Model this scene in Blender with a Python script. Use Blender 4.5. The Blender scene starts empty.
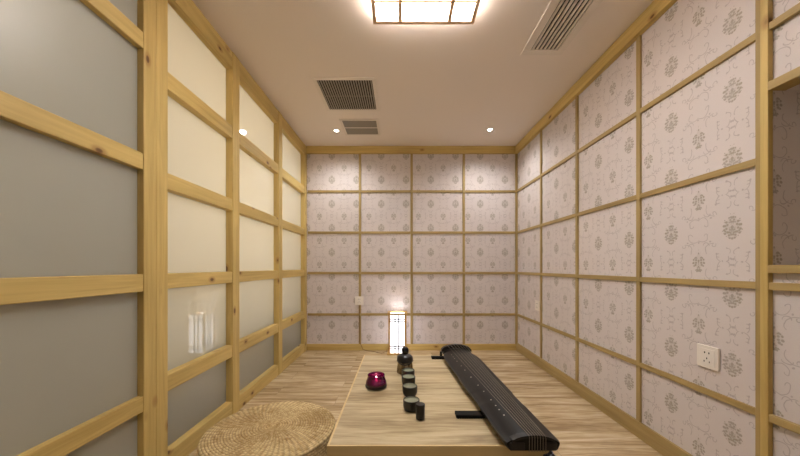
import bpy, bmesh, math, random
from mathutils import Vector, Matrix
random.seed(7)
PI = math.pi
S = bpy.context.scene
COL = S.collection

# ------------------------------------------------------------------ world scale (metres)
EYE = 0.90                      # camera height
XL, XR, YB, H = -1.008, 1.268, 3.38, 2.20
YF = -1.3                       # wall behind the camera
ZT = 0.40                       # table top

# ------------------------------------------------------------------ node helpers
class N:
    """tiny expression builder over shader math nodes"""
    def __init__(s, nt, sock): s.nt, s.s = nt, sock
    def _op(s, op, *a, clamp=False):
        n = s.nt.nodes.new('ShaderNodeMath'); n.operation = op; n.use_clamp = clamp
        for i, v in enumerate((s,) + a):
            if isinstance(v, N): s.nt.links.new(v.s, n.inputs[i])
            else: n.inputs[i].default_value = v
        return N(s.nt, n.outputs[0])
    def __add__(s, o): return s._op('ADD', o)
    def __sub__(s, o): return s._op('SUBTRACT', o)
    def __mul__(s, o): return s._op('MULTIPLY', o)
    def __truediv__(s, o): return s._op('DIVIDE', o)
    def pow(s, o): return s._op('POWER', o)
    def abs(s): return s._op('ABSOLUTE')
    def sqrt(s): return s._op('SQRT')
    def wrap(s, a, b):
        n = s.nt.nodes.new('ShaderNodeMath'); n.operation = 'WRAP'
        s.nt.links.new(s.s, n.inputs[0]); n.inputs[1].default_value = b; n.inputs[2].default_value = a
        return N(s.nt, n.outputs[0])
    def sin(s): return s._op('SINE')
    def max(s, o): return s._op('MAXIMUM', o)
    def min(s, o): return s._op('MINIMUM', o)
    def step(s, e0, e1):          # smooth ramp: 0 at e0, 1 at e1
        n = s.nt.nodes.new('ShaderNodeMapRange'); n.interpolation_type = 'SMOOTHSTEP'; n.clamp = True
        s.nt.links.new(s.s, n.inputs[0]); n.inputs[1].default_value = e0; n.inputs[2].default_value = e1
        return N(s.nt, n.outputs[0])

def lin(c):
    f = lambda v: v/12.92 if v <= 0.04045 else ((v+0.055)/1.055)**2.4
    return (f(c[0]/255), f(c[1]/255), f(c[2]/255), 1)

def new_mat(name):
    m = bpy.data.materials.new(name); m.use_nodes = True
    nt = m.node_tree
    return m, nt, nt.nodes['Principled BSDF']

def plain(name, rgb, rough=0.5, metal=0.0, spec=0.5, coat=0.0, emit=None, estr=0.0):
    m, nt, b = new_mat(name)
    b.inputs['Base Color'].default_value = lin(rgb)
    b.inputs['Roughness'].default_value = rough
    b.inputs['Metallic'].default_value = metal
    b.inputs['Specular IOR Level'].default_value = spec
    b.inputs['Coat Weight'].default_value = coat
    if emit:
        b.inputs['Emission Color'].default_value = lin(emit)
        b.inputs['Emission Strength'].default_value = estr
    return m

def coords(nt, world=True):
    if world:
        return nt.nodes.new('ShaderNodeNewGeometry').outputs['Position']
    return nt.nodes.new('ShaderNodeTexCoord').outputs['Object']

def mapping(nt, src, scale, loc=(0, 0, 0)):
    n = nt.nodes.new('ShaderNodeMapping')
    n.inputs['Scale'].default_value = scale; n.inputs['Location'].default_value = loc
    nt.links.new(src, n.inputs['Vector']); return n.outputs[0]

def noise(nt, vec, scale=1, detail=3, rough=0.5, dist=0):
    n = nt.nodes.new('ShaderNodeTexNoise')
    n.inputs['Scale'].default_value = scale; n.inputs['Detail'].default_value = detail
    n.inputs['Roughness'].default_value = rough; n.inputs['Distortion'].default_value = dist
    nt.links.new(vec, n.inputs['Vector']); return N(nt, n.outputs[0])

def mixc(nt, fac, a, b, mode='MIX'):
    n = nt.nodes.new('ShaderNodeMix'); n.data_type = 'RGBA'; n.blend_type = mode
    if isinstance(fac, N): nt.links.new(fac.s, n.inputs[0])
    else: n.inputs[0].default_value = fac
    for i, v in ((6, a), (7, b)):
        if isinstance(v, tuple): n.inputs[i].default_value = v
        else: nt.links.new(v, n.inputs[i])
    return n.outputs[2]

def bump(nt, b, h, strength=0.2, dist=0.002):
    n = nt.nodes.new('ShaderNodeBump'); n.inputs['Strength'].default_value = strength
    n.inputs['Distance'].default_value = dist
    nt.links.new(h.s, n.inputs['Height']); nt.links.new(n.outputs[0], b.inputs['Normal'])

def wood(name, axis, light, dark, knots=True, rough=0.5, world=False, seed=0.0, contrast=1.0, knotcol=(92, 58, 24)):
    """pine: grain stretched along one axis, sparse brown knots"""
    m, nt, b = new_mat(name)
    p = coords(nt, world)
    sc = [26.0]*3; sc[axis] = 1.6
    g = noise(nt, mapping(nt, p, sc, (seed, seed*2, seed*3)), 1, 5, 0.6, 0.6)
    sc2 = [90.0]*3; sc2[axis] = 3.0
    g2 = noise(nt, mapping(nt, p, sc2), 1, 2, 0.5)
    f = (g*0.75 + g2*0.25).step(0.5-0.22/contrast, 0.5+0.22/contrast)
    c = mixc(nt, f, lin(dark), lin(light))
    big = noise(nt, mapping(nt, p, (2.3, 2.3, 2.3), (seed, 0, 3)), 1, 1)
    c = mixc(nt, big.step(0.35, 0.7)*0.3, c, lin(tuple(min(255, int(v*1.06)) for v in light)))
    if knots:
        v = nt.nodes.new('ShaderNodeTexVoronoi'); v.inputs['Scale'].default_value = 1
        ks = [9.0]*3; ks[axis] = 5.0
        nt.links.new(mapping(nt, p, ks, (seed+.3, .7, seed+.1)), v.inputs['Vector'])
        d = N(nt, v.outputs['Distance'])
        ring = d.step(0.20, 0.09)*0.55
        c = mixc(nt, ring, c, lin((150, 105, 52)))
        c = mixc(nt, d.step(0.10, 0.055)*0.9, c, lin(knotcol))
    nt.links.new(c, b.inputs['Base Color'])
    b.inputs['Roughness'].default_value = rough
    b.inputs['Specular IOR Level'].default_value = 0.4
    bump(nt, b, g2, 0.15, 0.001)
    return m

def wallpaper(name, ax, u0, v0):
    """damask medallions in a half-drop repeat with thin scrolling vines"""
    m, nt, b = new_mat(name)
    p = coords(nt, True)
    sep = nt.nodes.new('ShaderNodeSeparateXYZ'); nt.links.new(p, sep.inputs[0])
    U = N(nt, sep.outputs[ax]) - u0; V = N(nt, sep.outputs[2]) - v0
    nz = noise(nt, mapping(nt, p, (22, 22, 22)), 1, 2)
    nz2 = noise(nt, mapping(nt, p, (17, 17, 17), (5, 3, 1)), 1, 2)
    P, Q = 0.268, 0.262
    w1 = (nz-0.5)*0.022; w2 = (nz2-0.5)*0.022
    def cell(du, dv):
        return (U+du).wrap(-P/2, P/2), (V+dv).wrap(-Q/2, Q/2)
    ub, vb = cell(0, 0); ua, va = cell(P/2, Q/2)
    def medal(u, v, ru, rv, k, seedv):
        au, av = u.abs(), v.abs()
        d = (au/ru).pow(k) + (av/rv).pow(k)
        comb = nt.nodes.new('ShaderNodeCombineXYZ')
        nt.links.new(au.s, comb.inputs[0]); nt.links.new((v+seedv).s, comb.inputs[1])
        vo = nt.nodes.new('ShaderNodeTexVoronoi'); vo.inputs['Scale'].default_value = 110
        nt.links.new(comb.outputs[0], vo.inputs['Vector'])
        dist = N(nt, vo.outputs['Distance'])
        edge = d + (dist-0.4)*0.6
        body = edge.step(1.05, 0.85)
        leaf = dist.step(0.66, 0.36)
        core = d.step(0.10, 0.04)
        return body*(leaf*0.80+0.20).max(core)
    mb = medal(ub, vb, 0.040, 0.052, 1.45, 0.0)
    ma = medal(ua, va, 0.030, 0.053, 1.15, 0.3)
    # vines
    u, v = ub + w1, vb + w2
    au, av = u.abs(), v.abs()
    def ring(cu, cv, r, w, flat=1.0):
        return ((((au-cu).pow(2.0) + ((av-cv)*flat).pow(2.0)).sqrt() - r).abs()).step(w, w*0.35)
    w = 0.0021
    def arc(cu, cv, r, umin=-9, umax=9, vmin=-9, vmax=9):
        a = ring(cu, cv, r, w)
        if umin > -9: a = a*(au-umin).step(-.001, .002)
        if umax < 9: a = a*(au-umax).step(.001, -.002)
        if vmin > -9: a = a*(av-vmin).step(-.001, .002)
        if vmax < 9: a = a*(av-vmax).step(.001, -.002)
        return a
    def dot(cu, cv, r): return (((au-cu).pow(2.0)+(av-cv).pow(2.0)).sqrt()).step(r, r*.5)
    vines = arc(.034, .112, .024, vmin=.108)
    for q in (arc(.0505, .106, .0075, umin=.047), arc(.074, .085, .030, umin=.068, vmax=.100), arc(.067, .0625, .0075, vmin=.058),
              arc(.116, .026, .025, vmin=.018, umax=.136), arc(.0985, .020, .0075, vmax=.022), arc(.020, .092, .014, umax=.024, vmax=.100),
              arc(.098, .066, .013, vmax=.066), dot(.058, .098, .005), dot(.020, .078, .0045), dot(.084, .047, .0045), dot(.134, .052, .005), dot(.004, .118, .006), dot(.036, .131, .0045)):
        vines = vines.max(q)
    fine = noise(nt, mapping(nt, p, (400, 400, 400)), 1, 2)
    base = mixc(nt, fine, lin((208, 199, 198)), lin((217, 209, 207)))
    c = mixc(nt, vines*0.50, base, lin((150, 138, 140)))
    tint = mixc(nt, nz.step(.35, .65), lin((134, 126, 104)), lin((142, 134, 122)))
    c = mixc(nt, mb.max(ma)*0.68, c, tint)
    nt.links.new(c, b.inputs['Base Color'])
    b.inputs['Roughness'].default_value = 0.55
    b.inputs['Specular IOR Level'].default_value = 0.35
    bump(nt, b, fine, 0.1, 0.0008)
    return m

def laminate(name, light, mid, dark, plank=0.16, rough=0.35, seams=True, world=True):
    """oak-look boards, grain along X"""
    m, nt, b = new_mat(name)
    p = coords(nt, world)
    br = nt.nodes.new('ShaderNodeTexBrick')
    br.inputs['Scale'].default_value = 1; br.inputs['Brick Width'].default_value = 1.2
    br.inputs['Row Height'].default_value = plank; br.inputs['Mortar Size'].default_value = 0.0012
    br.inputs['Color1'].default_value = (0, 0, 0, 1); br.inputs['Color2'].default_value = (1, 1, 1, 1)
    br.inputs['Mortar'].default_value = (0.5, 0.5, 0.5, 1)
    br.offset = 0.37
    nt.links.new(mapping(nt, p, (1, 1, 1), (0.43, 0.05, 0)), br.inputs['Vector'])
    tone = N(nt, br.outputs['Color'])
    comb = nt.nodes.new('ShaderNodeCombineXYZ')
    nt.links.new((tone*7.0).s, comb.inputs[0]); nt.links.new((tone*3.0).s, comb.inputs[1])
    va = nt.nodes.new('ShaderNodeVectorMath'); va.operation = 'ADD'
    nt.links.new(p, va.inputs[0]); nt.links.new(comb.outputs[0], va.inputs[1])
    pp = va.outputs[0] if seams else p
    g = noise(nt, mapping(nt, pp, (1.7, 17, 1)), 1, 5, 0.62, 0.8)
    g2 = noise(nt, mapping(nt, pp, (9, 130, 1)), 1, 3, 0.6)
    f = (g*0.7+g2*0.3)
    c = mixc(nt, f.step(0.36, 0.55), lin(dark), lin(mid))
    c = mixc(nt, f.step(0.48, 0.66), c, lin(light))
    if seams:
        c = mixc(nt, (tone-0.5).abs()*0.0 + tone*0.16, c, lin(dark))
        c = mixc(nt, N(nt, br.outputs['Fac'])*0.45, c, lin(tuple(int(x*.6) for x in dark)))
    nt.links.new(c, b.inputs['Base Color'])
    b.inputs['Roughness'].default_value = rough
    b.inputs['Specular IOR Level'].default_value = 0.45
    bump(nt, b, g2, 0.08, 0.0008)
    return m

# ------------------------------------------------------------------ materials
PL, PD = (210, 184, 116), (176, 148, 84)
PINE = {a: wood('pine_%s' % 'xyz'[a], a, PL, PD, world=True, seed=a*1.7) for a in range(3)}
PINE2 = {a: wood('pine_batten_%s' % 'xyz'[a], a, (178, 154, 102), (148, 124, 76), world=True, seed=4+a*1.3, knots=False) for a in range(3)}
PAPER_B = wallpaper('wallpaper_back', 0, -0.739, 1.847)
PAPER_R = wallpaper('wallpaper_right', 1, 1.191, 1.838)
FLOOR = laminate('floor_laminate', (222, 204, 172), (198, 174, 136), (152, 128, 94), rough=0.26)
TABLETOP = laminate('table_laminate', (198, 182, 148), (180, 161, 124), (138, 117, 84), rough=0.42, seams=False, world=False)
EDGE = wood('table_edge_band', 0, (216, 192, 142), (192, 164, 110), knots=False, world=False)
CEIL = plain('ceiling_paint', (234, 224, 216), 0.9, spec=0.1)
WHITE = plain('white_plastic', (232, 226, 218), 0.35)
VENTW = plain('vent_white_metal', (226, 216, 206), 0.5)
VENTG = plain('vent_grey_slat', (150, 142, 130), 0.5)
VENTD = plain('vent_dark_inside', (46, 42, 38), 0.9, spec=0.1)
BLACKMAT = plain('black_rubber', (22, 20, 18), 0.8, spec=0.2)
HOLE = plain('socket_hole', (40, 36, 34), 0.8)

def frosted(name='frosted_glass', rg=0.015):
    m, nt, b = new_mat(name)
    out = nt.nodes['Material Output']
    nt.nodes.remove(b)
    tr = nt.nodes.new('ShaderNodeBsdfTranslucent'); tr.inputs[0].default_value = lin((218, 214, 204))
    df = nt.nodes.new('ShaderNodeBsdfDiffuse'); df.inputs[0].default_value = lin((140, 148, 148))
    gl = nt.nodes.new('ShaderNodeBsdfGlossy'); gl.inputs['Roughness'].default_value = rg
    gl.inputs[0].default_value = (1, 1, 1, 1)
    fr = nt.nodes.new('ShaderNodeFresnel'); fr.inputs[0].default_value = 1.5
    m1 = nt.nodes.new('ShaderNodeMixShader'); m1.inputs[0].default_value = 0.5
    nt.links.new(tr.outputs[0], m1.inputs[1]); nt.links.new(df.outputs[0], m1.inputs[2])
    m2 = nt.nodes.new('ShaderNodeMixShader')
    nt.links.new(fr.outputs[0], m2.inputs[0]); nt.links.new(m1.outputs[0], m2.inputs[1]); nt.links.new(gl.outputs[0], m2.inputs[2])
    nt.links.new(m2.outputs[0], out.inputs[0])
    return m
FROST = frosted(); FROST2 = frosted('satin_frosted_glass', 0.32)

# ------------------------------------------------------------------ mesh helpers
ORG = {}                                     # world origin of each object
def worldloc(o): return ORG.get(o.name, Vector((0, 0, 0)))

def put(name, bm, m, parent=None, origin=None, smooth=False):
    """link a bmesh written in world coordinates as one mesh object"""
    me = bpy.data.meshes.new(name)
    bmesh.ops.recalc_face_normals(bm, faces=bm.faces)
    if parent is not None: org = worldloc(parent)
    elif origin is not None: org = Vector(origin)
    else:
        xs = [v.co for v in bm.verts]
        org = Vector(((min(c.x for c in xs)+max(c.x for c in xs))/2, (min(c.y for c in xs)+max(c.y for c in xs))/2, min(c.z for c in xs)))
    bmesh.ops.translate(bm, verts=bm.verts, vec=-org)
    bm.to_mesh(me); bm.free()
    for mm in (m if isinstance(m, (list, tuple)) else [m]): me.materials.append(mm)
    if smooth:
        for f in me.polygons: f.use_smooth = True
        try: me.set_sharp_from_angle(angle=math.radians(38))
        except Exception: pass
    o = bpy.data.objects.new(name, me); COL.objects.link(o)
    if parent is not None: o.parent = parent
    else: o.location = org
    ORG[o.name] = org
    return o

def tag(o, label=None, cat=None, group=None, kind=None):
    for k, v in (('label', label), ('category', cat), ('group', group), ('kind', kind)):
        if v: o[k] = v
    return o

def thing(name, label, cat, loc, group=None):
    o = bpy.data.objects.new(name, None); COL.objects.link(o)
    o.location = loc; o.empty_display_size = 0.05
    ORG[o.name] = Vector(loc)
    return tag(o, label, cat, group)

def shell(name, loc=(0, 0, 0)):
    o = bpy.data.objects.new(name, None); COL.objects.link(o); o.location = loc
    ORG[o.name] = Vector(loc); o['kind'] = 'structure'; return o

def copy_tree(o, parent=None):
    c = o.copy(); COL.objects.link(c)
    if parent is not None: c.parent = parent
    for ch in list(o.children): copy_tree(ch, c)
    return c

def box(bm, x0, x1, y0, y1, z0, z1, bev=0.0, mi=0):
    r = bmesh.ops.create_cube(bm, size=1)
    vs = r['verts']
    for v in vs:
        v.co = Vector((x0 if v.co.x < 0 else x1, y0 if v.co.y < 0 else y1, z0 if v.co.z < 0 else z1))
    fs = {f for v in vs for f in v.link_faces}
    if bev > 0:
        es = list({e for v in vs for e in v.link_edges})
        rr = bmesh.ops.bevel(bm, geom=es, offset=bev, segments=2, profile=0.5, affect='EDGES')
        fs = {f for f in fs if f.is_valid} | set(rr['faces'])
    for f in fs:
        if f.is_valid: f.material_index = mi
    return vs

def bx(*a, bev=0.0):
    bm = bmesh.new(); box(bm, *a, bev=bev); return bm

def lathe(bm, prof, c, n=40, cap=True, mi=0):
    """prof: list of (r, z) from bottom to top about (cx, cy, cz)"""
    rings = []
    for r, z in prof:
        if r < 1e-6: rings.append([bm.verts.new((c[0], c[1], c[2]+z))])
        else: rings.append([bm.verts.new((c[0]+r*math.cos(2*PI*i/n), c[1]+r*math.sin(2*PI*i/n), c[2]+z)) for i in range(n)])
    for a, b in zip(rings, rings[1:]):
        for i in range(n):
            j = (i+1) % n
            if len(a) == 1 and len(b) == 1: continue
            if len(a) == 1: f = bm.faces.new((a[0], b[j], b[i]))
            elif len(b) == 1: f = bm.faces.new((a[i], a[j], b[0]))
            else: f = bm.faces.new((a[i], a[j], b[j], b[i]))
            f.material_index = mi
    return rings

def tube(bm, pts, r, n=8, cap=True):
    pts = [Vector(p) for p in pts]
    rad = r if isinstance(r, (list, tuple)) else [r]*len(pts)
    rings = []
    for i, p in enumerate(pts):
        d = (pts[min(i+1, len(pts)-1)] - pts[max(i-1, 0)]).normalized()
        up = Vector((0, 0, 1)) if abs(d.z) < 0.9 else Vector((1, 0, 0))
        s = d.cross(up).normalized(); t = s.cross(d)
        rings.append([bm.verts.new(p + rad[i]*(math.cos(2*PI*k/n)*s + math.sin(2*PI*k/n)*t)) for k in range(n)])
    for a, b in zip(rings, rings[1:]):
        for k in range(n): bm.faces.new((a[k], a[(k+1) % n], b[(k+1) % n], b[k]))
    if cap:
        bm.faces.new(rings[0][::-1]); bm.faces.new(rings[-1])

# ------------------------------------------------------------------ camera
cam_d = bpy.data.cameras.new('camera'); cam = bpy.data.objects.new('camera', cam_d); COL.objects.link(cam)
cam.location = (0, 0, EYE); cam.rotation_euler = (PI/2, 0, 0)
cam_d.sensor_width = 36; cam_d.lens = 312/800*36; cam_d.shift_y = 39/800; cam_d.clip_start = 0.01
S.camera = cam

# ------------------------------------------------------------------ room shell
T = 0.08
def struct(name, bm, m, parent=None):
    o = put(name, bm, m, parent)
    if parent is None: o['kind'] = 'structure'
    return o
struct('floor', bx(-2.3, XR+0.4, YF-T, YB+T, -T, 0), FLOOR)
struct('ceiling', bx(-2.3, XR+0.4, YF-T, YB+T, H, H+T), CEIL)
wb = struct('wall_back', bx(-2.3, XR+0.4, YB, YB+T, 0, H), PAPER_B)
struct('wall_front', bx(-2.3, XR+0.4, YF-T, YF, 0, H), PAPER_B)
# right wall with a deep niche whose far cheek faces the camera
NY0, NY1, NZ0, NZ1 = -0.1, 1.060, 0.905, 1.500
bm = bmesh.new()
box(bm, XR, XR+T, NY1, YB, 0, H)
box(bm, XR, XR+T, YF, NY0, 0, H)
box(bm, XR, XR+T, NY0, NY1, 0, NZ0)
box(bm, XR, XR+T, NY0, NY1, NZ1, H)
bm.normal_update()
for f in bm.faces:
    if abs(f.normal.y) > .5: f.material_index = 1
wr = struct('wall_right', bm, [PAPER_R, PAPER_B])
bm = bmesh.new()
box(bm, XR+T, XR+0.38, NY1, NY1+0.02, NZ0-.02, NZ1+.02)
struct('niche_side', bm, PAPER_B, wr)
struct('niche_side', bx(XR+T, XR+0.38, NY0-.02, NY0, NZ0-.02, NZ1+.02), PAPER_B, wr)
struct('niche_back', bx(XR+0.36, XR+0.38, NY0, NY1, NZ0-.02, NZ1+.02), PAPER_R, wr)
struct('niche_shelf', bx(XR+T, XR+0.38, NY0, NY1, NZ0-.02, NZ0), PINE[1], wr)
struct('niche_top', bx(XR+T, XR+0.38, NY0, NY1, NZ1, NZ1+.02), PAPER_R, wr)

ROWS = [1.717, 1.272, 0.835, 0.387]
ZTOP = H-0.078
# back wall battens
BT = 0.012; bwid = 0.026
xs = [XL+0.005] + [-0.433, 0.126, 0.690] + [XR-0.006]
for x in (-0.433, 0.126, 0.690):
    struct('batten', bx(x-bwid/2, x+bwid/2, YB-BT, YB, 0.068, ZTOP, bev=0.002), PINE2[2], wb)
edges = [XL, -0.433, 0.126, 0.690, XR]
for z in ROWS:
    for i in range(4):
        a = edges[i]+(bwid/2 if i else 0.01); b_ = edges[i+1]-(bwid/2 if i < 3 else 0.02)
        struct('batten', bx(a, b_, YB-BT+.001, YB, z-bwid/2, z+bwid/2, bev=0.002), PINE2[0], wb)
struct('corner_post', bx(XR-0.022, XR, YB-0.022, YB, 0.068, ZTOP, bev=0.002), PINE2[2], wb)
struct('baseboard_back', bx(XL, XR, YB-0.014, YB, 0, 0.068, bev=0.002), PINE[0])
struct('trim_1', bx(XL, XR, YB-0.030, YB, ZTOP, H, bev=0.002), PINE[0])
struct('trim_2', bx(XR-0.030, XR, YF, YB-0.030, ZTOP-.006, H, bev=0.002), PINE[1])
struct('baseboard_right', bx(XR-0.014, XR, YF, YB-0.014, 0, 0.085, bev=0.002), PINE2[1])
# right wall battens
DV = [2.792, 2.224, 1.648]
for y in DV:
    struct('batten', bx(XR-BT, XR, y-bwid/2, y+bwid/2, 0.085, ZTOP-.006, bev=0.002), PINE2[2], wr)
struct('post', bx(XR-0.013, XR, 1.084, 1.103, 0.085, ZTOP-.006, bev=0.002), PINE2[2], wr)
struct('post', bx(XR-0.018, XR, 1.060, 1.084, 0.085, ZTOP-.006, bev=0.002), PINE[2], wr)
yed = [YB-0.022, 2.792, 2.224, 1.648, 1.103]
for z in ROWS:
    for i in range(4):
        a = yed[i]-(bwid/2 if i else 0); b_ = yed[i+1]+(bwid/2 if i < 3 else 0)
        struct('batten', bx(XR-BT+.001, XR, b_, a, z-bwid/2, z+bwid/2, bev=0.002), PINE2[1], wr)
for z in ROWS[:1]+ROWS[2:]:
    struct('batten', bx(XR-0.016, XR, YF, 1.060, z-.013, z+.013, bev=0.002), PINE2[1], wr)
struct('batten', bx(XR-0.020, XR+.04, YF, 1.060, NZ1-.002, NZ1+.028, bev=0.002), PINE2[1], wr)
struct('batten', bx(XR-0.020, XR+.04, YF, 1.060, NZ0-.026, NZ0+.002, bev=0.002), PINE2[1], wr)

# left wall: pine lattice with frosted panes
GX = XL-0.042
wl = shell('wall_left', (XL, 2.37, 0))
dr = shell('door_1', (XL, 0.5, 0))
LR = [(0.0, 0.088), (0.357, 0.430), (0.805, 0.872), (1.240, 1.310), (1.676, 1.752), (2.095, H)]
posts = [(1.290, 1.356), (1.883, 1.962), (2.595, 2.677), (3.305, YB)]
for a, b_ in posts:
    struct('post', bx(GX-0.02, XL, a, b_, 0, H, bev=0.003), PINE[2], wl)
for (p0, p1) in zip(posts, posts[1:]):
    for z0, z1 in LR:
        struct('rail', bx(GX-0.02, XL-0.003, p0[1], p1[0], z0, z1, bev=0.003), PINE[1], wl)
    for (a, b_) in zip(LR, LR[1:]):
        struct('glass_pane', bx(GX-0.008, GX, p0[1], p1[0], a[1], b_[0]), FROST, wl)
DR = [(0.0, 0.075), (0.330, 0.392), (0.803, 0.872), (1.283, 1.348), (1.760, 1.825), (2.12, H)]
dposts = [(1.228, 1.290), (0.46, 0.54), (-0.32, -0.24), (YF, YF+.06)]
for a, b_ in dposts:
    struct('stile', bx(GX-0.02, XL, a, b_, 0, H, bev=0.003), PINE[2], dr)
for (p0, p1) in zip(dposts, dposts[1:]):
    for z0, z1 in DR:
        struct('rail', bx(GX-0.02, XL-0.002, p1[1], p0[0], z0, z1, bev=0.003), PINE[1], dr)
    for (a, b_) in zip(DR, DR[1:]):
        struct('glass_pane', bx(XL-0.034, XL-0.026, p1[1], p0[0], a[1], b_[0]), FROST2, dr)
# the hallway beyond the glass
HALL = plain('hall_wall_paint', (226, 214, 190), 0.9, spec=0.1)
hw = struct('wall_hallway', bx(-2.3-T, -2.3, YF, YB, 0, H), HALL)
struct('light_divider', bx(-2.3, GX-0.03, 1.29, 1.32, 0, H), HALL, hw)  # unseen divider, added to keep the two hallway lamps' light apart
struct('light_baffle', bx(GX-0.42, GX-0.38, 1.32, YB, 0, 0.62), plain('light_baffle_paint', (90, 94, 96), 0.9), hw)  # unseen low screen, added to shade the bottom row of panes

# ------------------------------------------------------------------ low table
tb = thing('low_table', 'low pale wooden tea table with light edge banding on laminate floor', 'table', (0.11, 1.32, 0))
TX0, TX1, TY0, TY1 = -0.205, 0.425, 0.872, 1.773
e = 0.007
put('tabletop', bx(TX0+e, TX1-e, TY0+e, TY1-e, ZT-0.045, ZT), TABLETOP, tb)
bm = bmesh.new()
box(bm, TX0, TX1, TY0, TY0+e, ZT-0.046, ZT, bev=.001); box(bm, TX0, TX1, TY1-e, TY1, ZT-0.046, ZT, bev=.001)
box(bm, TX0, TX0+e, TY0+e, TY1-e, ZT-0.046, ZT, bev=.001); box(bm, TX1-e, TX1, TY0+e, TY1-e, ZT-0.046, ZT, bev=.001)
put('edge_band', bm, EDGE, tb)
bm = bmesh.new()
box(bm, TX0+.05, TX1-.05, TY0+.05, TY0+.07, ZT-.11, ZT-.045); box(bm, TX0+.05, TX1-.05, TY1-.07, TY1-.05, ZT-.11, ZT-.045)
box(bm, TX0+.05, TX0+.07, TY0+.07, TY1-.07, ZT-.11, ZT-.045); box(bm, TX1-.07, TX1-.05, TY0+.07, TY1-.07, ZT-.11, ZT-.045)
put('apron', bm, EDGE, tb)
for sx in (TX0+.035, TX1-.085):
    for sy in (TY0+.035, TY1-.085):
        put('leg', bx(sx, sx+.05, sy, sy+.05, 0, ZT-.045, bev=.003), EDGE, tb)

# ------------------------------------------------------------------ guqin
def lacquer():
    m, nt, b = new_mat('dark_lacquer')
    p = coords(nt, False)
    g = noise(nt, mapping(nt, p, (60, 5, 60)), 1, 4)
    c = mixc(nt, g.step(.35, .65), lin((8, 6, 5)), lin((17, 14, 12)))
    nt.links.new(c, b.inputs['Base Color'])
    b.inputs['Roughness'].default_value = 0.36
    b.inputs['Specular IOR Level'].default_value = 0.26
    return m
LACQ = lacquer()
BLACKW = plain('black_hardwood', (20, 16, 14), 0.4)
SILK = plain('silk_string', (140, 130, 112), 0.4)
PEARL = plain('mother_of_pearl', (226, 222, 206), 0.25)
HY, TY = 1.745, 0.828            # head end (far), tail end (near)
HC, TC = 0.3115, 0.3540           # centre line x at head / tail
def gq_c(s): return HC + (TC-HC)*s
def gq_y(s): return HY + (TY-HY)*s
def sm(a, b, x):
    t = max(0, min(1, (x-a)/(b-a))); return t*t*(3-2*t)
def gq_w(s):
    w = 0.080 + 0.009*sm(0.05, 0.16, s) - 0.016*max(0, (s-.16)/.84)
    w -= 0.008*math.exp(-((s-0.055)/0.022)**2)        # neck notch
    w -= 0.003*(sm(0.63, 0.655, s)-sm(0.735, 0.76, s))  # waist notch
    w -= 0.003*sm(0.985, 1.0, s)
    return w
def gq_top(s, t):                # t in -1..1 across
    return 0.432 + 0.0185*(1-abs(t)**2.2) + 0.002*sm(.85, 1, s)
gq = thing('guqin', 'long dark lacquered stringed zither lying along the right side of the table', 'zither', (0.33, 1.285, ZT+0.012))
bm = bmesh.new()
NS, NT = 110, 17
rows = []
for i in range(NS):
    s = i/(NS-1); w = gq_w(s); cx, cy = gq_c(s), gq_y(s)
    row = []
    for j in range(NT):
        t = -1+2*j/(NT-1); row.append(bm.verts.new((cx+w*t, cy, gq_top(s, t))))
    row.append(bm.verts.new((cx+w*1.0, cy, 0.428)))
    row.append(bm.verts.new((cx+w*0.93, cy, 0.4165)))
    for j in range(1, 8):
        t = 0.86-1.72*(j-1)/6; row.append(bm.verts.new((cx+w*t, cy, 0.4125)))
    row.append(bm.verts.new((cx-w*0.93, cy, 0.4165)))
    row.append(bm.verts.new((cx-w*1.0, cy, 0.428)))
    rows.append(row)
for a, b_ in zip(rows, rows[1:]):
    for k in range(len(a)):
        bm.faces.new((a[k], a[(k+1) % len(a)], b_[(k+1) % len(a)], b_[k]))
bm.faces.new(rows[0]); bm.faces.new(rows[-1][::-1])
put('body', bm, LACQ, gq, smooth=True)
# bridge: black bar following the arch of the top plate
def arch_bar(s0, s1, hgt, wf, bmx, z_in=-0.004):
    prev = None
    for j in range(25):
        t = -1+2*j/24; tt = t*wf
        q = []
        for s, dz in ((s0, z_in), (s1, z_in), (s1, hgt), (s0, hgt)):
            taper = 1-0.35*sm(0.85, 1.0, abs(t)) if dz > 0 else 1
            q.append(bmx.verts.new((gq_c(s)+gq_w(s)*tt, gq_y(s), gq_top(s, tt)+dz*taper)))
        if prev:
            for k in range(4): bmx.faces.new((prev[k], prev[(k+1) % 4], q[(k+1) % 4], q[k]))
        else: bmx.faces.new(q)
        prev = q
    bmx.faces.new(prev[::-1])
bm = bmesh.new(); arch_bar(0.0, 0.024, 0.020, 1.04, bm)
put('bridge', bm, BLACKW, gq)
bm = bmesh.new(); arch_bar(0.985, 1.006, 0.003, 0.80, bm)
put('tail_nut', bm, BLACKW, gq)
for sg in (-1, 1):
    bm = bmesh.new(); box(bm, TC+sg*.043-.020, TC+sg*.043+.020, TY-.003, TY+.004, .4145, .434, bev=.002)
    put('tail_cap', bm, BLACKW, gq)
# strings: from the bridge to the tail, over the nut and down the end
for k in range(7):
    th, tt = -0.62+1.24*k/6, -0.20+0.62*k/6
    bm = bmesh.new()
    s0, s1 = 0.011, 1.0
    A = Vector((gq_c(s0)+gq_w(s0)*th, gq_y(s0), gq_top(s0, th)+.0210))
    B = Vector((gq_c(s1)+gq_w(s1)*tt, gq_y(s1)-.006, gq_top(s1, tt)+.0042))
    arc = [A]
    for i in range(1, 20):
        f = i/20; s = s0+(s1-s0)*f; t = th+(tt-th)*f
        pz = A.z+(B.z-A.z)*f
        arc.append(Vector((A.x+(B.x-A.x)*f, A.y+(B.y-A.y)*f, max(pz, gq_top(s, t)+.0015))))
    arc += [B, B+Vector((0, -.0025, -.004)), Vector((B.x, B.y-.002, .414)), Vector((B.x, B.y+.02, .4112))]
    tube(bm, arc, 0.00062, 6)
    put('string', bm, SILK, gq)
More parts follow.
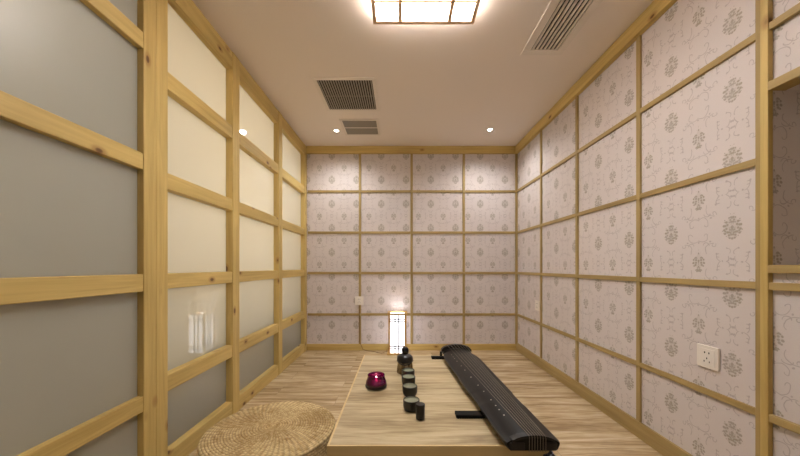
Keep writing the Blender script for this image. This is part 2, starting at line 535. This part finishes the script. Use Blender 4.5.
# thirteen studs along the left edge of the plate
for f in (0.125, 0.167, 0.2, 0.25, 0.333, 0.4, 0.5, 0.6, 0.667, 0.75, 0.8, 0.833, 0.875):
    s = 0.02+0.965*f; t = -0.60+0.22*f
    bm = bmesh.new(); r = 0.0024 if f != 0.5 else 0.0033
    lathe(bm, [(r, -.001), (r, .0006), (0, .0009)], (gq_c(s)+gq_w(s)*t, gq_y(s), gq_top(s, t)), 14)
    put('inlay_stud', bm, PEARL, gq)
# tuning pegs under the head, one showing at the left
for k in range(7):
    x = HC-0.060+0.020*k
    bm = bmesh.new()
    tube(bm, [(x, HY+.010, .434), (x, HY+.010, .420), (x, HY+.010, .403)], [.005, .0062, .0045], 10)
    box(bm, x-.007, x+.007, HY-.004, HY+.017, .4235, .4345, bev=.002)
    put('tuning_peg', bm, BLACKW, gq, smooth=True)
bm = bmesh.new()
lathe(bm, [(0, -.012), (.006, -.012), (.0075, -.004), (.006, .006), (.0075, .012), (0, .013)], (HC-.087, HY-.035, .425), 14)
put('side_peg', bm, BLACKW, gq, smooth=True)
# tassel bunched under the near right end
def tassel_mat():
    m, nt, b = new_mat('blue_black_silk')
    p = coords(nt, False)
    v = nt.nodes.new('ShaderNodeTexVoronoi'); v.inputs['Scale'].default_value = 170
    nt.links.new(p, v.inputs['Vector'])
    c = mixc(nt, N(nt, v.outputs['Distance']).step(.5, .2), lin((24, 24, 34)), lin((132, 138, 165)))
    nt.links.new(c, b.inputs['Base Color']); b.inputs['Roughness'].default_value = .4
    return m
bm = bmesh.new()
tx, ty = 0.398, 0.822
lathe(bm, [(0, -.058), (.015, -.055), (.022, -.040), (.023, -.024), (.018, -.010), (.008, -.002), (.004, .006), (0, .007)], (tx, ty, .4085), 22)
for v in bm.verts:
    a = math.atan2(v.co.y-ty, v.co.x-tx); k = 1+0.07*math.sin(a*9)
    v.co.x = tx+(v.co.x-tx)*k; v.co.y = ty+(v.co.y-ty)*k
tsl = put('tassel', bm, tassel_mat(), gq, smooth=True)
bm = bmesh.new()
for i in range(16):
    a = 2*PI*i/16; r = .014
    tube(bm, [(tx+r*math.cos(a)*.8, ty+r*math.sin(a)*.8, .356), (tx+r*1.1*math.cos(a), ty+r*1.1*math.sin(a), .320), (tx+r*1.2*math.cos(a), ty+r*1.2*math.sin(a), .285)], .0028, 6)
put('tassel_fringe', bm, plain('black_silk', (26, 24, 30), .6), tsl)
# rest strips below the instrument
def strip(x0, x1, y0, y1, label):
    bm = bmesh.new()
    box(bm, x0, x1, y0, y1, ZT, ZT+.0118, bev=.0015)
    n = int((x1-x0)/.008)
    for i in range(n):                                 # small ribs along the near edge
        xx = x0+.004+i*(x1-x0-.008)/n
        box(bm, xx, xx+.004, y0-.0025, y0+.001, ZT, ZT+.010)
    o = put('rest_strip', bm, BLACKMAT)
    return tag(o, label, 'instrument rest', 'black rests under the zither')
strip(0.186, 0.370, 1.030, 1.062, 'black ribbed rest strip under the near half of the zither, close to the cups')
strip(0.172, 0.365, 1.690, 1.722, 'black rest strip under the far end of the zither, by its bridge')

# ------------------------------------------------------------------ tea things
CUPM = plain('black_stoneware', (30, 29, 26), 0.42)
CUPI = plain('celadon_glaze', (140, 142, 122), 0.22, coat=.4)
def cup(loc, label, sc=1.0):
    t = thing('tea_cup', label, 'cup', loc, 'dark tea cups in a line')
    x, y, z = loc; bm = bmesh.new()
    P = [(0, .0), (.0235, .0), (.0250, .003), (.0275, .008), (.0288, .016), (.0290, .028), (.0288, .035), (.0275, .0365), (.0260, .0352)]
    lathe(bm, [(r*sc, h*sc) for r, h in P], (x, y, z), 36); put('body', bm, CUPM, t, smooth=True)
    bm = bmesh.new()
    P = [(.0260, .0352), (.0258, .0315), (.0245, .030), (0, .0296)]
    lathe(bm, [(r*sc, h*sc) for r, h in P], (x, y, z), 36); put('glazed_inside', bm, CUPI, t, smooth=True)['label'] = 'grey-green glazed inside'
    return t
def at(px, py, z=ZT):
    D = (EYE-z)*312/(py-267); return ((px-400)*D/312, D, z)
c0 = cup(at(411.4, 409.4), 'largest, nearest black tea cup, beside the small dark upright canister')
spots = [((409.9, 394.6), 'black tea cup second from the near end of the line'),
         ((408.6, 384.6), 'black tea cup third from the near end of the line'),
         ((408.2, 377.6), 'farthest black tea cup, touching the brown jar in view')]
for (px, py), lb in spots:
    c = copy_tree(c0); c.location = at(px, py); c['label'] = lb
# small upright canister
cl = at(420.3, 418.6)
t = thing('small_canister', 'small black upright canister at the near end of the cup line', 'canister', cl)
bm = bmesh.new(); x, y, z = cl
lathe(bm, [(0, 0), (.0135, 0), (.0150, .002), (.0150, .036), (.0142, .038)], (x, y, z), 28)
put('body', bm, plain('black_glossy', (22, 22, 26), 0.28), t, smooth=True)
bm = bmesh.new()
lathe(bm, [(.0142, .0382), (.0155, .0385), (.0155, .047), (.0145, .049), (0, .0492)], (x, y, z), 28)
put('lid', bm, plain('black_lid', (28, 26, 28), 0.4), t, smooth=True)
# brown jar with rounded black top
jl = at(405.0, 372.6)
t = thing('tea_jar', 'brown glazed jar with rounded black lid and knob behind the tea cups', 'jar', jl)
x, y, z = jl
def jar_mat():
    m, nt, b = new_mat('brown_glaze')
    p = coords(nt, False)
    g = noise(nt, mapping(nt, p, (70, 70, 25)), 1, 3)
    c = mixc(nt, g.step(.4, .62), lin((96, 74, 46)), lin((164, 140, 98)))
    nt.links.new(c, b.inputs['Base Color']); b.inputs['Roughness'].default_value = .25
    return m
bm = bmesh.new()
lathe(bm, [(0, 0), (.033, 0), (.0385, .004), (.0390, .012), (.0370, .030), (.0345, .046), (.0330, .052), (0, .0525)], (x, y, z), 40)
put('body', bm, jar_mat(), t, smooth=True)
bm = bmesh.new()
lathe(bm, [(0, .0526), (.0350, .0526), (.0378, .056), (.0385, .066), (.0360, .077), (.0270, .085), (.0160, .088), (.0140, .090)], (x, y, z), 40)
lid = put('lid', bm, plain('black_jar_lid', (30, 27, 27), 0.3), t, smooth=True)
bm = bmesh.new()
lathe(bm, [(.0130, .0895), (.0160, .096), (.0168, .106), (.0150, .115), (.0095, .121), (0, .1225)], (x+.001, y, z), 32)
put('knob', bm, plain('black_knob', (24, 22, 24), 0.25), lid, smooth=True)
bm = bmesh.new()
tube(bm, [(x-.0372, y-.004, z+.058), (x-.020, y-.0335, z+.050), (x, y-.0388, z+.047), (x+.020, y-.0335, z+.050), (x+.0372, y-.004, z+.058)], .0028, 8)
put('cord', bm, plain('dark_cord', (46, 38, 30), 0.7), t, smooth=True)
# magenta glass candle bowl
bl = at(376.2, 387.0)
t = thing('candle_bowl', 'magenta glass tealight bowl with dark base glowing on the table', 'candle holder', bl)
x, y, z = bl
def glassm():
    m, nt, b = new_mat('magenta_glass')
    b.inputs['Base Color'].default_value = lin((104, 14, 76))
    b.inputs['Roughness'].default_value = .08; b.inputs['Transmission Weight'].default_value = .55
    b.inputs['Coat Weight'].default_value = .5
    return m
bm = bmesh.new()
lathe(bm, [(rr*1.1, hh) for rr, hh in [(0, .004), (.030, .004), (.038, .009), (.0400, .017), (.0385, .026), (.0345, .036), (.0325, .045), (.0330, .052), (.0318, .0528), (.0305, .051), (.0300, .044), (.0320, .036), (.0350, .026), (.0360, .018), (.033, .012), (0, .010)]], (x, y, z), 44)
put('bowl', bm, glassm(), t, smooth=True)
bm = bmesh.new()
lathe(bm, [(rr*1.1, hh) for rr, hh in [(0, 0), (.034, 0), (.0405, .004), (.0415, .011), (.0400, .0155), (.0392, .0155), (.038, .0088), (.030, .0038), (0, .0038)]], (x, y, z), 44)
put('base', bm, plain('dark_base', (34, 14, 22), .3), t, smooth=True)
bm = bmesh.new()
lathe(bm, [(0, .0105), (.019, .0105), (.0195, .024), (.018, .0245), (0, .0235)], (x, y, z), 28)
cd = put('candle', bm, plain('pink_wax', (236, 120, 168), .5, emit=(255, 110, 170), estr=0.9), t, smooth=True)
bm = bmesh.new()
lathe(bm, [(0, .024), (.0035, .028), (.0042, .033), (.002, .042), (0, .047)], (x, y, z), 14)
put('flame', bm, plain('flame', (255, 190, 190), .5, emit=(255, 150, 160), estr=9), cd, smooth=True)

# ------------------------------------------------------------------ woven floor cushion
CX, CY, CR, CT = -0.607, 1.475, 0.295, 0.15
def straw():
    m, nt, b = new_mat('woven_straw')
    p = coords(nt, False)
    g = noise(nt, mapping(nt, p, (60, 60, 60)), 1, 4)
    g2 = noise(nt, mapping(nt, p, (6, 6, 6)), 1, 2)
    at_ = nt.nodes.new('ShaderNodeAttribute'); at_.attribute_name = 'weave'
    c = mixc(nt, (g*.6+g2*.4).step(.36, .64), lin((176, 148, 100)), lin((222, 200, 152)))
    c = mixc(nt, N(nt, at_.outputs['Fac'])*0.8, c, lin((104, 78, 44)))
    nt.links.new(c, b.inputs['Base Color']); b.inputs['Roughness'].default_value = .75
    b.inputs['Specular IOR Level'].default_value = .25
    bump(nt, b, g, .3, .002)
    return m
STRAW = straw()
cs = thing('floor_cushion', 'round woven straw floor cushion beside the table and glass partition', 'cushion', (CX, CY, 0))
def woven(bm, lo, hi, NR, NA, zf, layer, ringw, nstr):
    rr = []
    for i in range(NR+1):
        r = lo+(hi-lo)*i/NR; row = []
        for j in range(NA):
            a = 2*PI*j/NA
            k = r/ringw
            ph = k-math.floor(k)
            coil = abs(math.sin(PI*ph))**.6
            strand = math.sin(nstr*a + math.floor(k)*0.9)
            fall = min(1, r/.05)
            h = (coil*.0032 + coil*strand*.0018*fall)
            row.append((bm.verts.new((CX+r*math.cos(a), CY+r*math.sin(a), zf(r)+h)), max(0, 1-coil*1.15)*.75 + max(0, -strand)*.45*fall))
        rr.append(row)
    for a, b_ in zip(rr, rr[1:]):
        for j in range(NA):
            q = (a[j], a[(j+1) % NA], b_[(j+1) % NA], b_[j])
            bm.faces.new([v for v, _ in q])
    for row in rr:
        for v, w in row: v[layer] = min(1, w)
bm = bmesh.new()
lay = bm.verts.layers.float.new('weave')
R0 = CR-.02
def zf(r):
    if r <= R0: return CT-.006+.003*math.cos(r/R0*PI)
    t = (r-R0)/.02; return CT-.009-.013*(1-math.sqrt(max(0, 1-t*t)))
woven(bm, 0.002, CR-.0005, 190, 480, zf, lay, .0118, 64)
top = put('woven_top', bm, STRAW, cs, smooth=True)
bm = bmesh.new(); lay = bm.verts.layers.float.new('weave')
prev = None; NA = 480; NZ = 84
for i in range(NZ+1):
    z = .001+(CT-.022-.001)*i/NZ; k = z/.0128; ph = k-math.floor(k); coil = abs(math.sin(PI*ph))**.6
    row = []
    for j in range(NA):
        a = 2*PI*j/NA; strand = math.sin(78*a+PI*(math.floor(k) % 2))
        r = CR-.006+coil*.005+coil*strand*.0015
        v = bm.verts.new((CX+r*math.cos(a), CY+r*math.sin(a), z)); v[lay] = min(1, max(0, 1-coil*1.15)*.8+max(0, -strand)*.4); row.append(v)
    if prev:
        for j in range(NA): bm.faces.new((prev[j], prev[(j+1) % NA], row[(j+1) % NA], row[j]))
    else: bm.faces.new(row[::-1])
    prev = row
put('woven_side', bm, STRAW, cs, smooth=True)

# ------------------------------------------------------------------ paper floor lantern
LP = wood('lantern_pine', 2, (206, 166, 96), (180, 138, 74), knots=False)
SHOJI = plain('lantern_paper', (255, 252, 246), .8, emit=(246, 246, 255), estr=1.3)
lx0, lx1, ly0, ly1, lz = -0.119, 0.066, 3.16, 3.345, 0.425
ln = thing('paper_lantern', 'lit square floor lantern with wooden frame at the back wall', 'lamp', ((lx0+lx1)/2, (ly0+ly1)/2, 0))
pw = .020
put('base', bx(lx0-.012, lx1+.012, ly0-.012, ly1+.008, 0.006, .026, bev=.003), LP, ln)
for x in (lx0, lx1-.03):
    for y in (ly0, ly1-.03): put('foot', bx(x, x+.03, y, y+.03, 0, .006), LP, ln)
for x in (lx0, lx1-pw):
    for y in (ly0, ly1-pw):
        put('post', bx(x, x+pw, y, y+pw, .026, lz-.012, bev=.0015), LP, ln)
bm = bmesh.new()
box(bm, lx0-.012, lx1+.012, ly0-.010, ly0+pw, lz-.012, lz+.004, bev=.002)
box(bm, lx0-.012, lx1+.012, ly1-pw, ly1+.006, lz-.012, lz+.004, bev=.002)
box(bm, lx0-.010, lx0+pw, ly0+pw, ly1-pw, lz-.012, lz+.004, bev=.002)
box(bm, lx1-pw, lx1+.010, ly0+pw, ly1-pw, lz-.012, lz+.004, bev=.002)
put('top_frame', bm, LP, ln)
def panel(x0, x1, y0, y1): put('paper_panel', bx(x0, x1, y0, y1, .026, lz-.012), SHOJI, ln)
panel(lx0+pw, lx1-pw, ly0+.009, ly0+.011); panel(lx0+pw, lx1-pw, ly1-.011, ly1-.009)
panel(lx0+.009, lx0+.011, ly0+pw, ly1-pw); panel(lx1-.011, lx1-.009, ly0+pw, ly1-pw)
KUM = plain('lattice_strip', (96, 90, 84), .6)
bm = bmesh.new()
def strips(horiz_x0, horiz_x1, fx):
    for z in (.07, .095, .345, .370): fx(horiz_x0, horiz_x1, z-.005, z+.005)
    c = (horiz_x0+horiz_x1)/2
    for d in (-.024, .012): fx(c+d-.005, c+d+.005, .027, lz-.013)
strips(lx0+pw, lx1-pw, lambda a, b_, z0, z1: box(bm, a, b_, ly0+.003, ly0+.0088, z0, z1))
strips(ly0+pw, ly1-pw, lambda a, b_, z0, z1: box(bm, lx0+.003, lx0+.0088, a, b_, z0, z1))
strips(ly0+pw, ly1-pw, lambda a, b_, z0, z1: box(bm, lx1-.0088, lx1-.003, a, b_, z0, z1))
put('lattice', bm, KUM, ln)
bm = bmesh.new()
pts = [(lx0-.010, 3.30, .016), (lx0-.03, 3.29, .006), (lx0-.07, 3.25, .004), (lx0-.11, 3.26, .004), (lx0-.16, 3.31, .004), (lx0-.22, 3.335, .004), (-.36, 3.35, .004), (-.4, 3.362, .012), (-.437, 3.362, .10), (-.437, 3.362, .52)]
tube(bm, pts, .0028, 8)
put('power_cord', bm, plain('brown_cord', (120, 92, 60), .5), ln)
lb = bpy.data.lights.new('lantern_bulb', 'POINT'); lb.energy = 0.12; lb.color = (0.86, 0.88, 1.0); lb.shadow_soft_size = .03
lo = bpy.data.objects.new('lantern_bulb', lb); COL.objects.link(lo); lo.parent = ln; lo.location = (0, 0, lz-.03)

# ------------------------------------------------------------------ sockets
def socket(loc, rz, label):
    """built facing -Y at the origin, then turned; origin at the lower edge of the plate"""
    t = thing('wall_socket', label, 'socket', (0, 0, 0), 'white wall sockets')
    bm = bmesh.new(); box(bm, -.045, .045, -.009, 0, 0, .092, bev=.002); put('plate', bm, WHITE, t)
    bm = bmesh.new(); box(bm, -.032, .032, -.0105, -.0088, .013, .079, bev=.0006); f = put('face', bm, WHITE, t)
    bm = bmesh.new()
    for sx in (-1, 1):
        box(bm, sx*.009-.0022, sx*.009+.0022, -.0112, -.0100, .060, .067)
        box(bm, sx*.011-.0016, sx*.011+.0016, -.0112, -.0100, .024, .031)
    box(bm, -.0018, .0018, -.0112, -.0100, .037, .044)
    put('pin_hole', bm, HOLE, f)
    t.location = loc; t.rotation_euler = (0, 0, rz)
    return t
s0 = socket((XR, 1.279, 0.485), -PI/2, 'white wall socket on the right wall, nearest, low in the second panel row')
s1 = copy_tree(s0); s1.location = (XR, 2.865, 0.50); s1['label'] = 'small white wall socket on the right wall near its far corner'
s2 = copy_tree(s0); s2.location = (-0.440, YB-BT, 0.490); s2.rotation_euler = (0, 0, 0); s2['label'] = 'white wall socket on the back wall, left of the paper lantern'
# plug pushed into the socket behind the lantern
# ------------------------------------------------------------------ ceiling light
FRW = wood('light_frame_wood', 0, (232, 200, 168), (216, 178, 142), knots=False)
DIFF = plain('light_diffuser', (255, 250, 240), .8, emit=(255, 252, 250), estr=15)
ax0, ax1, ay0, ay1 = -0.137, 0.378, 1.075, 1.603
zc = H-.055
cl_ = thing('ceiling_light', 'square wooden lattice ceiling light with glowing white panels', 'ceiling light', ((ax0+ax1)/2, (ay0+ay1)/2, H))
bm = bmesh.new(); fw = .019
box(bm, ax0, ax1, ay0, ay0+fw, zc, H-.030, bev=.002); box(bm, ax0, ax1, ay1-fw, ay1, zc, H-.030, bev=.002)
box(bm, ax0, ax0+fw, ay0+fw, ay1-fw, zc, H-.030, bev=.002); box(bm, ax1-fw, ax1, ay0+fw, ay1-fw, zc, H-.030, bev=.002)
put('frame', bm, FRW, cl_)
bm = bmesh.new(); ix0, ix1, iy0, iy1 = ax0+fw, ax1-fw, ay0+fw, ay1-fw
for x in (ax0+.138, ax1-.128): box(bm, x-.009, x+.009, iy0, iy1, zc+.001, zc+.012)
for y in (ay0+.135, ay1-.135): box(bm, ix0, ix1, y-.006, y+.006, zc+.002, zc+.011)
box(bm, (ax0+ax1)/2-.002, (ax0+ax1)/2+.002, iy0, iy1, zc+.004, zc+.010)
put('lattice', bm, FRW, cl_)
put('diffuser', bx(ix0, ix1, iy0, iy1, zc+.013, zc+.016), DIFF, cl_)
put('glow_box', bx(ax0+.012, ax1-.012, ay0+.012, ay1-.012, H-.030, H-.0005), plain('glow_side', (255, 250, 240), .8, emit=(255, 248, 242), estr=14), cl_)  # glowing sides added to brighten the ceiling around the fixture

# ------------------------------------------------------------------ vents
def vent(name, x0, x1, y0, y1, fw, n, axis, label, slatm, slw, fh=.008):
    t = thing(name, label, 'vent', ((x0+x1)/2, (y0+y1)/2, H), 'ceiling vents')
    bm = bmesh.new(); z0, z1 = H-fh, H-.0003
    box(bm, x0, x1, y0, y0+fw, z0, z1, bev=.002); box(bm, x0, x1, y1-fw, y1, z0, z1, bev=.002)
    box(bm, x0, x0+fw, y0+fw, y1-fw, z0, z1, bev=.002); box(bm, x1-fw, x1, y0+fw, y1-fw, z0, z1, bev=.002)
    put('frame', bm, VENTW, t)
    put('backing', bx(x0+fw, x1-fw, y0+fw, y1-fw, H-.0012, H-.0004), VENTD, t)
    a0, a1 = (x0+fw, x1-fw) if axis == 1 else (y0+fw, y1-fw)
    for i in range(n):
        c = a0+(a1-a0)*(i+.5)/n; w = (a1-a0)/n*slw/2
        if axis == 1: b_ = bx(c-w, c+w, y0+fw, y1-fw, H-.0065, H-.0012)
        else: b_ = bx(x0+fw, x1-fw, c-w, c+w, H-.0065, H-.0012)
        put('slat', b_, slatm, t)
    return t
v1 = vent('ceiling_vent', -0.605, -0.168, 2.135, 2.590, .026, 22, 1, 'larger square slatted ceiling vent with grey slats running front to back', VENTG, .50)
put('crossbar', bx(-.579, -.194, 2.357, 2.363, H-.0075, H-.0066), VENTG, v1)
v2 = vent('ceiling_vent', -0.535, -0.190, 2.735, 3.065, .022, 14, 0, 'smaller grey louvred ceiling vent nearest the back wall', VENTG, .86)
put('crossbar', bx(-.513, -.212, 2.89, 2.906, H-.0078, H-.0066), VENTW, v2)
v3 = vent('air_conditioner_vent', .735, .985, 0.72, 1.905, .045, 7, 1, 'long white air conditioner grille with dark slots by the right wall', VENTW, .55)

# ------------------------------------------------------------------ downlights
dl = thing('downlight', 'small round lit downlight in the ceiling, left, beside the smaller vent', 'downlight', (-0.604, 2.97, H), 'recessed ceiling downlights')
bm = bmesh.new()
lathe(bm, [(.019, -.0005), (.019, -.004), (.034, -.004), (.036, -.0005)], (-.604, 2.97, H), 32)
put('trim_ring', bm, WHITE, dl, smooth=True)
bm = bmesh.new(); lathe(bm, [(0, -.0022), (.019, -.0022), (.019, -.0008), (0, -.0008)], (-.604, 2.97, H), 32)
put('lens', bm, plain('downlight_lens', (255, 250, 240), .5, emit=(255, 244, 228), estr=26), dl)
d2 = copy_tree(dl); d2.location = (.851, 2.95, H); d2['label'] = 'small round lit downlight in the ceiling, right, near the back corner'
def spot(loc, e, parent=None, size=110):
    l = bpy.data.lights.new('downlight_beam', 'SPOT'); l.energy = e; l.spot_size = math.radians(size); l.spot_blend = .8
    l.color = (1, .98, .96); l.shadow_soft_size = .03
    o = bpy.data.objects.new('downlight_beam', l); COL.objects.link(o); o.location = loc
    return o
spot((-.604, 2.97, H-.012), 11, size=150); spot((.851, 2.95, H-.012), 11, size=150)
spot((-.604, -.4, H-.012), 2)

# unseen hallway lamps that backlight the frosted panes
def area(name, loc, rot, sx, sy, e, col):
    l = bpy.data.lights.new(name, 'AREA'); l.shape = 'RECTANGLE'; l.size = sx; l.size_y = sy; l.energy = e; l.color = col
    o = bpy.data.objects.new(name, l); COL.objects.link(o); o.location = loc; o.rotation_euler = rot
    return o
area('hallway_lamp', (-2.2, 2.35, 1.45), (0, -PI/2, 0), 1.2, 1.9, 72, (1, .90, .74))
area('hallway_lamp', (-1.7, 0.0, H-.05), (0, 0, 0), .6, 1.6, 34, (1, .97, .93))
# unseen fill light added above and behind the camera
area('fill_light', (.12, -.55, H-.02), (0, 0, 0), .5, .5, 1.5, (1, .98, .96))

w = bpy.data.worlds.new('world'); S.world = w; w.use_nodes = True
w.node_tree.nodes['Background'].inputs[0].default_value = (.5, .5, .5, 1)
w.node_tree.nodes['Background'].inputs[1].default_value = 0.0
S.view_settings.view_transform = 'Standard'; S.view_settings.look = 'None'
S.view_settings.exposure = 1.15; S.view_settings.gamma = 1; S.view_settings.use_curve_mapping = False
